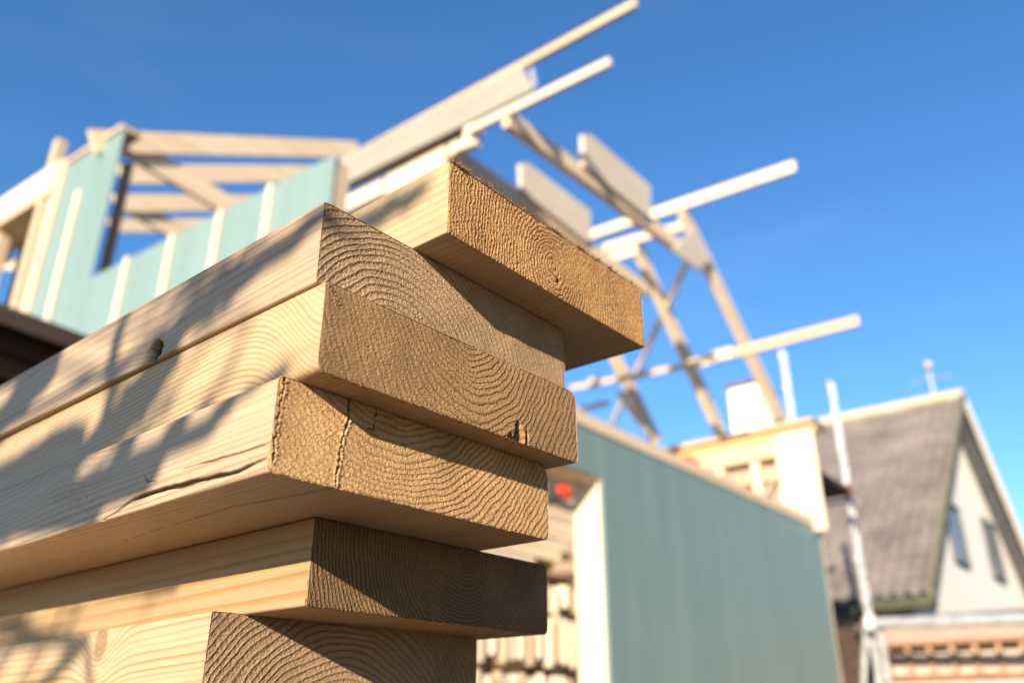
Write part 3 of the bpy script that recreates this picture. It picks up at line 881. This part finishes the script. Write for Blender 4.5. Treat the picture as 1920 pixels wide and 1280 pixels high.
p = onY(1060, 920, 4.6)
r1 = Thing("strap_bundle", tuple(p), "red strap bundle hanging from the joists inside the doorway", 'strap')
r1.part("bundle", crumpled(p, 0.09, 3, (1.3, 0.6, 0.8)), RED, smooth=True)
r1.part("strap", tube([(p[0], p[1], p[2] + 0.05), (p[0] + 0.01, p[1], 2.115)], 0.012), RED)
p = onX(1289, 872, XE - 0.2)
r2 = Thing("strap_bundle", tuple(p), "red strap bundle hung on the end wall just above the green wall", 'strap')
r2.part("bundle", crumpled(p, 0.13, 5, (0.6, 1.3, 0.9)), RED, smooth=True)
r2.part("strap", tube([(p[0], p[1], p[2] + 0.05), (p[0] + 0.06, p[1], 2.84)], 0.012), RED)

# ------------------------------------------------------------------ dark lean-to at the left
sh = Thing("lean_to", (1.6, 4.1, -H), "dark weathered lean-to roof at the left edge below the sunlit panel", 'shed')
k = 4.0
e0, e1 = onY(-60, 556, k), onY(150, 634, k)
d_ = (np.array(e1) - np.array(e0)); d_ /= np.linalg.norm(d_)
ax0 = np.array(e0) - d_ * 1.2; ax1 = np.array(e1) + d_ * 0.62
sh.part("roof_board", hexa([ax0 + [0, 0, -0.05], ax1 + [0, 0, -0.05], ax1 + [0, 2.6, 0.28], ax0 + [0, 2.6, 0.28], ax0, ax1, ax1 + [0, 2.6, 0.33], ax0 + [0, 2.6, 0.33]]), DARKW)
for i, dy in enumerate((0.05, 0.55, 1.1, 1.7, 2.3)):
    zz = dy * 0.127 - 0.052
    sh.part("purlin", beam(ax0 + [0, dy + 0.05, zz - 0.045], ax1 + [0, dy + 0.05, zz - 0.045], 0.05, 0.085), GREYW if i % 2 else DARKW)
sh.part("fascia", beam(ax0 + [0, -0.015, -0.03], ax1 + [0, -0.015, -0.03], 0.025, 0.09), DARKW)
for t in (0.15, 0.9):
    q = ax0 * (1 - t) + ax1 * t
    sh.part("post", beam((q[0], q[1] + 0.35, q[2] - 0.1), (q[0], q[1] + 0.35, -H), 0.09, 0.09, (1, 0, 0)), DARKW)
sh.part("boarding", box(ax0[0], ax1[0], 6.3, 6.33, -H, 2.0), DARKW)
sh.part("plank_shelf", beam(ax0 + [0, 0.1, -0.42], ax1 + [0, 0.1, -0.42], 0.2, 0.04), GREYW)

# ------------------------------------------------------------------ neighbouring house
XB, XT, YG = 14.6, 20.5, 3.5
nb = Thing("neighbour_house", (17, 3.9, -H), "cream house with steep grey tile roof at the right", 'house')
apx = onY(1805, 752, YG); ev = onY(1745, 1130, YG)
ZT, ZE, XT, XB = apx[2], ev[2], apx[0], ev[0]
slope = (ZT - ZE) / (XT - XB)
# corrugated roof slope as real waves
ny_, nx_ = 260, 24
vs = []; fs = []
for i in range(ny_):
    y = YG + 9.0 * i / (ny_ - 1)
    for j in range(nx_ * 2):
        row = j // 2; t = (row + (j % 2)) / nx_
        xx = XB + (XT - XB) * t; z = ZE + (ZT - ZE) * t + 0.035 * math.sin(y * 2 * math.pi / 0.22) + (0.03 if j % 2 == 0 else 0.0) + 0.12
        vs.append((xx, y, z))
for i in range(ny_ - 1):
    for j in range(nx_ * 2 - 1):
        a = i * nx_ * 2 + j
        fs.append((a, a + nx_ * 2, a + nx_ * 2 + 1, a + 1))
rf = nb.part("roof", (vs, fs), TILE)
XO = 2 * XT - XB
nb.part("roof_underlay", hexa([(XB, YG, ZE), (XT, YG, ZT), (XT, YG + 9, ZT), (XB, YG + 9, ZE), (XB, YG, ZE + 0.07), (XT, YG, ZT + 0.07), (XT, YG + 9, ZT + 0.07), (XB, YG + 9, ZE + 0.07)]), DKTRIM)
nb.part("roof_underlay", hexa([(XT, YG, ZT), (XO, YG, ZE), (XO, YG + 9, ZE), (XT, YG + 9, ZT), (XT, YG, ZT + 0.2), (XO, YG, ZE + 0.2), (XO, YG + 9, ZE + 0.2), (XT, YG + 9, ZT + 0.2)]), DKTRIM)
nb.part("bargeboard", hexa([(XB - .05, YG - 0.08, ZE + 0.0), (XT, YG - 0.08, ZT + 0.0), (XT, YG - 0.01, ZT + 0.0), (XB - .05, YG - 0.01, ZE + 0.0), (XB - .05, YG - 0.08, ZE + 0.24), (XT, YG - 0.08, ZT + 0.24), (XT, YG - 0.01, ZT + 0.24), (XB - .05, YG - 0.01, ZE + 0.24)]), GRASSG)
nb.part("bargeboard", hexa([(XT, YG - 0.08, ZT - 0.12), (XO, YG - 0.08, ZE - 0.12), (XO, YG - 0.01, ZE - 0.12), (XT, YG - 0.01, ZT - 0.12), (XT, YG - 0.08, ZT + 0.24), (XO, YG - 0.08, ZE + 0.24), (XO, YG - 0.01, ZE + 0.24), (XT, YG - 0.01, ZT + 0.24)]), RENDERW)
nb.part("ridge_cap", tube([(XT, YG - 0.05, ZT + 0.17), (XT, YG + 4, ZT + 0.17), (XT, YG + 9, ZT + 0.17)], 0.13, 10), noisy("lit_ridge", (0.40, 0.33, 0.22), (0.62, 0.55, 0.42), (4, 4, 4)))  # the ridge's sunlit band is put into this lighter beige
nb.part("gutter", tube([(XB - 0.08, YG - 0.1, ZE + 0.0), (XB - 0.08, YG + 9, ZE + 0.0)], 0.10, 10), MOSS)
gw = nb.part("wall", join(prism([(XB + 0.5, YG + 0.4, -H), (XO - 0.5, YG + 0.4, -H), (XO - 0.5, YG + 0.4, ZE + 0.42), (XT, YG + 0.4, ZT - 0.02), (XB + 0.5, YG + 0.4, ZE + 0.42)], (0, 0.25, 0)),
                      box(XB + 0.5, XB + 0.75, YG + 0.66, YG + 8.5, -H, ZE + 0.1)), RENDERW)
for (x0, z0, x1, z1) in ((18.35, 2.95, 19.35, 4.05), (21.7, 3.05, 22.8, 4.25)):
    f = nb.part("window", join(box(x0 - 0.07, x1 + 0.07, YG + 0.33, YG + 0.399, z0 - 0.07, z0), box(x0 - 0.07, x1 + 0.07, YG + 0.33, YG + 0.399, z1, z1 + 0.07),
                                   box(x0 - 0.07, x0, YG + 0.33, YG + 0.399, z0, z1), box(x1, x1 + 0.07, YG + 0.33, YG + 0.399, z0, z1), box((x0 + x1) / 2 - 0.03, (x0 + x1) / 2 + 0.03, YG + 0.345, YG + 0.395, z0, z1)), DKTRIM)
    nb.part("pane", box(x0, x1, YG + 0.37, YG + 0.398, z0, z1, 0.001), GLASS, f)
p = onX(1418, 780, XT + 0.2)
ch = nb.part("chimney", box(XT - 0.5, XT + 0.7, p[1] - 0.40, p[1] + 0.40, ZT - 1.2, onX(1418, 731, XT)[2]), WHITEC)
zc = onX(1418, 731, XT)[2]
nb.part("chimney_cap", box(XT - 0.58, XT + 0.78, p[1] - 0.46, p[1] + 0.46, zc + 0.002, zc + 0.12), DKTRIM, ch)
q = onX(1745, 692, XT); q2 = onX(1754, 752, XT)
aer = nb.part("aerial", join(tube([(XT, q2[1], ZT), (XT, q2[1], q[2])], 0.03), tube([(XT, q2[1] - 0.45, q[2] - 0.25), (XT, q2[1] + 0.45, q[2] - 0.25)], 0.014),
                           tube([(XT - 0.3, q2[1] - 0.2, q[2] - 0.25), (XT + 0.3, q2[1] - 0.2, q[2] - 0.25)], 0.012), tube([(XT - 0.3, q2[1] + 0.2, q[2] - 0.25), (XT + 0.3, q2[1] + 0.2, q[2] - 0.25)], 0.012)), STEEL)
nb.part("aerial_dome", crumpled((XT, q2[1], q[2] + 0.1), 0.13, 9), STEEL, aer, smooth=True)

# ------------------------------------------------------------------ scaffold tower right of the green wall
XS = 11.5
ya, yb_ = onX(1565, 780, XS)[1], onX(1470, 700, XS)[1]
za, zb = onX(1555, 714, XS)[2], onX(1465, 655, XS)[2]
sc = Thing("scaffold", (XS, (ya + yb_) / 2, -H), "galvanised ladder frame scaffold with two tall uprights beside the end wall", 'scaffold')


def ladder(x, y, z0, z1, sep):
    L_ = [tube([(x, y, z0), (x, y, z1)], 0.024, 8), tube([(x + sep, y, z0), (x + sep, y, z1)], 0.024, 8)]
    z = z0 + 0.2
    while z < z1 - 0.05:
        L_.append(tube([(x, y, z), (x + sep, y, z)], 0.02, 6)); z += 0.3
    z = z0 + 0.5
    while z < z1 - 0.05:
        L_.append(tube([(x, y, z - 0.06), (x, y, z + 0.06)], 0.045, 8)); z += 0.5
    return join(*L_)


sc.part("upright", ladder(XS, ya, -H, za, 0.13), GALV)
sc.part("upright", ladder(XS, yb_, -H, zb, 0.13), GALV)
sc.part("brace", tube([(XS, ya + 0.02, 1.25), (XS - 0.05, yb_ - 0.25, -H)], 0.04, 8), STEEL)
sc.part("ledger", tube([(XS, ya - 0.1, 2.72), (XS, yb_ + 0.1, 2.72)], 0.025, 8), GALV)
pA = onX(1597, 918, 11.3)
sc.part("deck_board", box(9.75, 11.3, pA[1] + 0.02, 4.6, 2.76, 2.84), DARKW)
sc.part("toe_board", box(11.302, 11.34, pA[1], 4.6, 2.74, 2.9), BROWN)
rp0 = onX(1635, 1168, XS - 0.2); rp1 = onX(1930, 1159, XS - 0.2)
rail = Thing("guard_rail", (XS - 0.2, 2.4, -H), "white metal guard rail running to the right from the scaffold foot", 'rail')
dr = (rp1 - rp0)
rail.part("tube", tube([rp0 - dr * 0.02, rp0, rp1, rp1 + dr * 0.5], 0.068, 12), GALV)
rail.part("clamp", tube([rp0 - dr * 0.03, rp0 + dr * 0.02], 0.10, 12), WHITEP)
rail.part("clamp", tube([rp0 + dr * 0.60, rp0 + dr * 0.63], 0.082, 12), STEEL)
for t in (0.03, 1.4):
    q = rp0 + dr * t
    rail.part("post", tube([(q[0] + 0.1, q[1], -H), (q[0] + 0.1, q[1], q[2])], 0.04, 10), GALV)

# ------------------------------------------------------------------ brown timber balcony behind the rail
XV = 12.3
vd = Thing("balcony", (XV, 2.4, -H), "brown timber balcony with square openings at the lower right", 'balcony')


def zy(px, py): return onX(px, py, XV)


yL = zy(1640, 1220)[1]; yR = yL - 3.2
zr0, zr1, zo0, zo1, zb0 = zy(1780, 1172)[2], zy(1780, 1200)[2], zy(1780, 1212)[2], zy(1780, 1262)[2], zy(1780, 1275)[2]
vd.part("fascia", box(XV, XV + 0.04, yR, yL, zr1, zr0 + 0.05), noisy("weathered_brown", (0.30, 0.21, 0.16), (0.42, 0.31, 0.25), (6, 1, 14)))
vd.part("top_rail", box(XV - 0.03, XV + 0.05, yR, yL, zo0 + 0.02, zr1 - 0.003), BROWN)
vd.part("bottom_rail", box(XV - 0.03, XV + 0.05, yR, yL, zb0, zo1), BROWN)
OR = noisy("orange_brown_wood", (0.38, 0.23, 0.13), (0.52, 0.34, 0.21), (10, 10, 2))
y = yL - 0.12
i = 0
while y > yR:
    vd.part("baluster", box(XV - 0.01, XV + 0.05, y - 0.055, y, zo1 + 0.002, zo0 + 0.018), OR)
    vd.part("panel", box(XV + 0.052, XV + 0.07, y - 0.245, y - 0.060, zo1 + 0.0, zo0 - 0.055), noisy("tan_panel%d" % i, (0.48, 0.36, 0.27), (0.58, 0.45, 0.35), (4, 4, 4)) if i == 0 else bpy.data.materials["tan_panel0"])
    y -= 0.265; i += 1
vd.part("back_wall", box(XV + 0.5, XV + 0.55, yR, yL + 1.2, -H, zr0 + 0.1), DARKW)
vd.part("skirting", box(XV, XV + 0.04, yR, yL, -H, zb0 - 0.003), noisy("pale_skirting", (0.40, 0.34, 0.29), (0.52, 0.46, 0.4), (4, 4, 4)))
# corrugated strip roof of the balcony
vs, fs = [], []
n = 240
for i in range(n):
    yy = yR - 0.1 + (yL + 0.35 - yR) * i / (n - 1)
    wv = 0.02 * math.sin(yy * 2 * math.pi / 0.1)
    vs += [(XV + 0.1, yy, zr0 + 0.075 + wv), (XV + 1.6, yy, zr0 + 0.30 + wv), (XV + 1.6, yy, zr0 + 0.27 + wv), (XV + 0.1, yy, zr0 + 0.045 + wv)]
for i in range(n - 1):
    a = i * 4
    for j in range(4):
        fs.append((a + j, a + (j + 1) % 4, a + 4 + (j + 1) % 4, a + 4 + j))
vd.part("canopy", (vs, fs), noisy("brown_tiles", (0.12, 0.07, 0.055), (0.22, 0.14, 0.11), (6, 6, 6), rough=0.7))

# ------------------------------------------------------------------ bare tree in the sun's direction: dapples the plank sides
tree = Thing("bare_tree", (-2.1, 0.5, -H), "bare young tree behind the viewer, its branches shading the plank sides", 'tree')


def pl(y, z, D):                # a point that throws its shadow at (0.235, y, z)
    return np.array([0.235, y, z]) - SUND * D


def wob(pts, seed, amp=0.008, sub=6):
    rs = np.random.RandomState(seed); o = []
    for i in range(len(pts) - 1):
        for k in range(sub):
            o.append(pts[i] * (1 - k / sub) + pts[i + 1] * (k / sub) + rs.randn(3) * amp * (0.5 if (i or k) else 0))
    o.append(pts[-1]); return o


TOP = np.array([-1.9, 0.62, 1.0])
branches = []
D = 1.35
shadows = [
    ([(.312, .246), (.330, .240), (.375, .233), (.405, .228), (.440, .221), (.466, .205), (.500, .188), (.540, .165), (.60, .13)], 0.0095, 1.05),
    ([(.345, .262), (.375, .250), (.405, .240), (.43, .226), (.47, .215)], 0.0040, 1.2),
    ([(.520, .275), (.527, .245), (.531, .217), (.529, .187), (.54, .16)], 0.0065, 1.2),
    ([(.452, .205), (.470, .190), (.496, .180), (.530, .168), (.56, .150), (.62, .14)], 0.0145, 1.15),
    ([(.335, .163), (.354, .156), (.376, .149), (.395, .138)], 0.0062, 1.0),
    ([(.405, .160), (.421, .150), (.438, .135), (.446, .120)], 0.0070, 1.05),
    ([(.47, .155), (.481, .146), (.491, .132), (.50, .112)], 0.0085, 1.1),
    ([(.80, .205), (.74, .216), (.67, .232), (.62, .250)], 0.0105, 1.3),
    ([(.76, .15), (.70, .161), (.64, .173), (.60, .180), (.56, .172)], 0.0125, 1.25),
    ([(.62, .235), (.66, .222), (.72, .205)], 0.007, 1.2),
    ([(.268, .284), (.29, .281), (.32, .283), (.36, .290), (.42, .30)], 0.0085, 1.25),
    ([(.640, .035), (.610, .042), (.585, .050), (.56, .062)], 0.006, 1.3),
    ([(.520, .010), (.535, .030), (.548, .048), (.556, .065)], 0.0035, 1.2),
]
bm_all = []
trunk = [np.array([-2.1, 0.5, -H - 0.05]), np.array([-2.06, 0.53, 0.2]), np.array([-2.0, 0.58, 0.8]), TOP, np.array([-1.85, 0.66, 1.7]), np.array([-1.8, 0.7, 2.4])]
tr = tree.part("trunk", tube(wob(trunk, 1, 0.01), list(np.linspace(0.06, 0.012, 31)), 10), BARK, smooth=True)
for i, (sp_, rd, D) in enumerate(shadows):
    D += 0.25
    if i != 10:
        sp_ = [(a * 0.93 + 0.006, b * 0.93 - 0.005) if b > 0.1 else (a, b) for a, b in sp_]
    pts = [pl(a, b, D) for a, b in sp_]
    end = pts[-1]
    st = trunk[2] * (1 - (i % 4) / 4) + TOP * ((i % 4) / 4)
    mid = (end + st) / 2 + np.array([0, 0.30, 0.05])
    w_ = wob(pts, i + 3, 0.003, 4)
    allp = w_ + wob([end, mid, st], i + 40, 0.004, 5)[1:]
    nW = len(w_)
    rr = [rd * (0.6 + 0.5 * min(1, k / (nW * 0.4))) for k in range(nW)] + [rd * (1 + 0.25 * k / 10) for k in range(len(allp) - nW)]
    br = tube(allp, rr, 8)
    parts = [br]
    rs = np.random.RandomState(100 + i)
    tree.part("branch", join(*parts), BARK, smooth=True)
rs = np.random.RandomState(77)
clusters = [  # y range, z range on the plank sides, number of twigs, radius, distance towards the sun
    (.37, .45, .195, .255, 7, .0034, 2.2), (.37, .50, .110, .155, 4, .0032, 2.3),
    (.60, .80, .02, .06, 5, .003, 2.4), (.62, .9, .22, .27, 4, .0034, 2.6)]
for (ya_, yb2, z0_, z1_, nn, rd, D) in clusters:
    parts = []
    hub = pl(yb2 + 0.45, (z0_ + z1_) / 2 + 0.22, D)
    for i in range(nn):
        yc = ya_ + (yb2 - ya_) * rs.rand(); zc_ = z0_ + (z1_ - z0_) * rs.rand(); dD = D + rs.uniform(-0.25, 0.25)
        ang = rs.uniform(-1.0, -0.35); l = rs.uniform(.04, .08)
        a_ = pl(yc - math.cos(ang) * l, zc_ - math.sin(ang) * l, dD); b_ = pl(yc + math.cos(ang) * l, zc_ + math.sin(ang) * l, dD)
        pts = wob([b_, (a_ + b_) / 2, a_, (a_ + hub) / 2, hub], i + 300, 0.004, 4)
        parts.append(tube(pts, [rd * (0.5 + 0.6 * min(1, q / 6)) for q in range(len(pts))], 6))
    hp = wob([hub, (hub + trunk[4]) / 2 + np.array([0, 0.3, 0]), trunk[4]], 500 + nn, 0.01, 5)
    parts.append(tube(hp, list(np.linspace(0.006, 0.014, len(hp))), 7))
    tree.part("branch", join(*parts), BARK, smooth=True)
for k in range(7):
    a = TOP + (trunk[5] - TOP) * (0.1 + 0.12 * k); d = np.array([-0.6 * math.cos(k * 2.2) - 0.2, 0.5 * math.sin(k * 2.2) + 0.6, 0.5])
    pts = wob([a, a + d * 0.4, a + d * 0.9 + np.array([0, 0, 0.15])], 70 + k, 0.015, 5)
    tree.part("branch", tube(pts, list(np.linspace(0.016, 0.003, len(pts))), 7), BARK, smooth=True)

# ------------------------------------------------------------------ added building out of view behind the viewer, cuts the skylight from that side
bn = Thing("skylight_blocker", (6, -6, -H), "added brown boarded building out of view, blocking skylight opposite the green wall", 'skylight_blocker')
bd = []
x = -2.0
while x < 14.0:
    bd.append(box(x, x + 0.19, -5.03 + 0.008 * math.sin(x * 9), -5.0 + 0.008 * math.sin(x * 9), -H, 4.6)); x += 0.2
bn.part("wall", join(*bd), BROWN)
bn.part("wall", join(box(-2.0, -1.97, -11, -5.04, -H, 4.6), box(13.99, 14.02, -11, -5.04, -H, 4.6), box(-2, 14, -11.04, -11.01, -H, 4.6)), BROWN)
bn.part("roof", hexa([(-2.4, -4.5, 4.3), (14.4, -4.5, 4.3), (14.4, -8, 6.9), (-2.4, -8, 6.9), (-2.4, -4.5, 4.4), (14.4, -4.5, 4.4), (14.4, -8, 7.0), (-2.4, -8, 7.0)]), DKTRIM)
bn.part("roof", hexa([(-2.4, -8.01, 6.9), (14.4, -8.01, 6.9), (14.4, -11.5, 4.3), (-2.4, -11.5, 4.3), (-2.4, -8.01, 7.0), (14.4, -8.01, 7.0), (14.4, -11.5, 4.4), (-2.4, -11.5, 4.4)]), DKTRIM)
bn.part("door", box(5, 7.4, -4.99, -4.94, -H, 2.2), DARKW)

scn.cycles.use_denoising = True
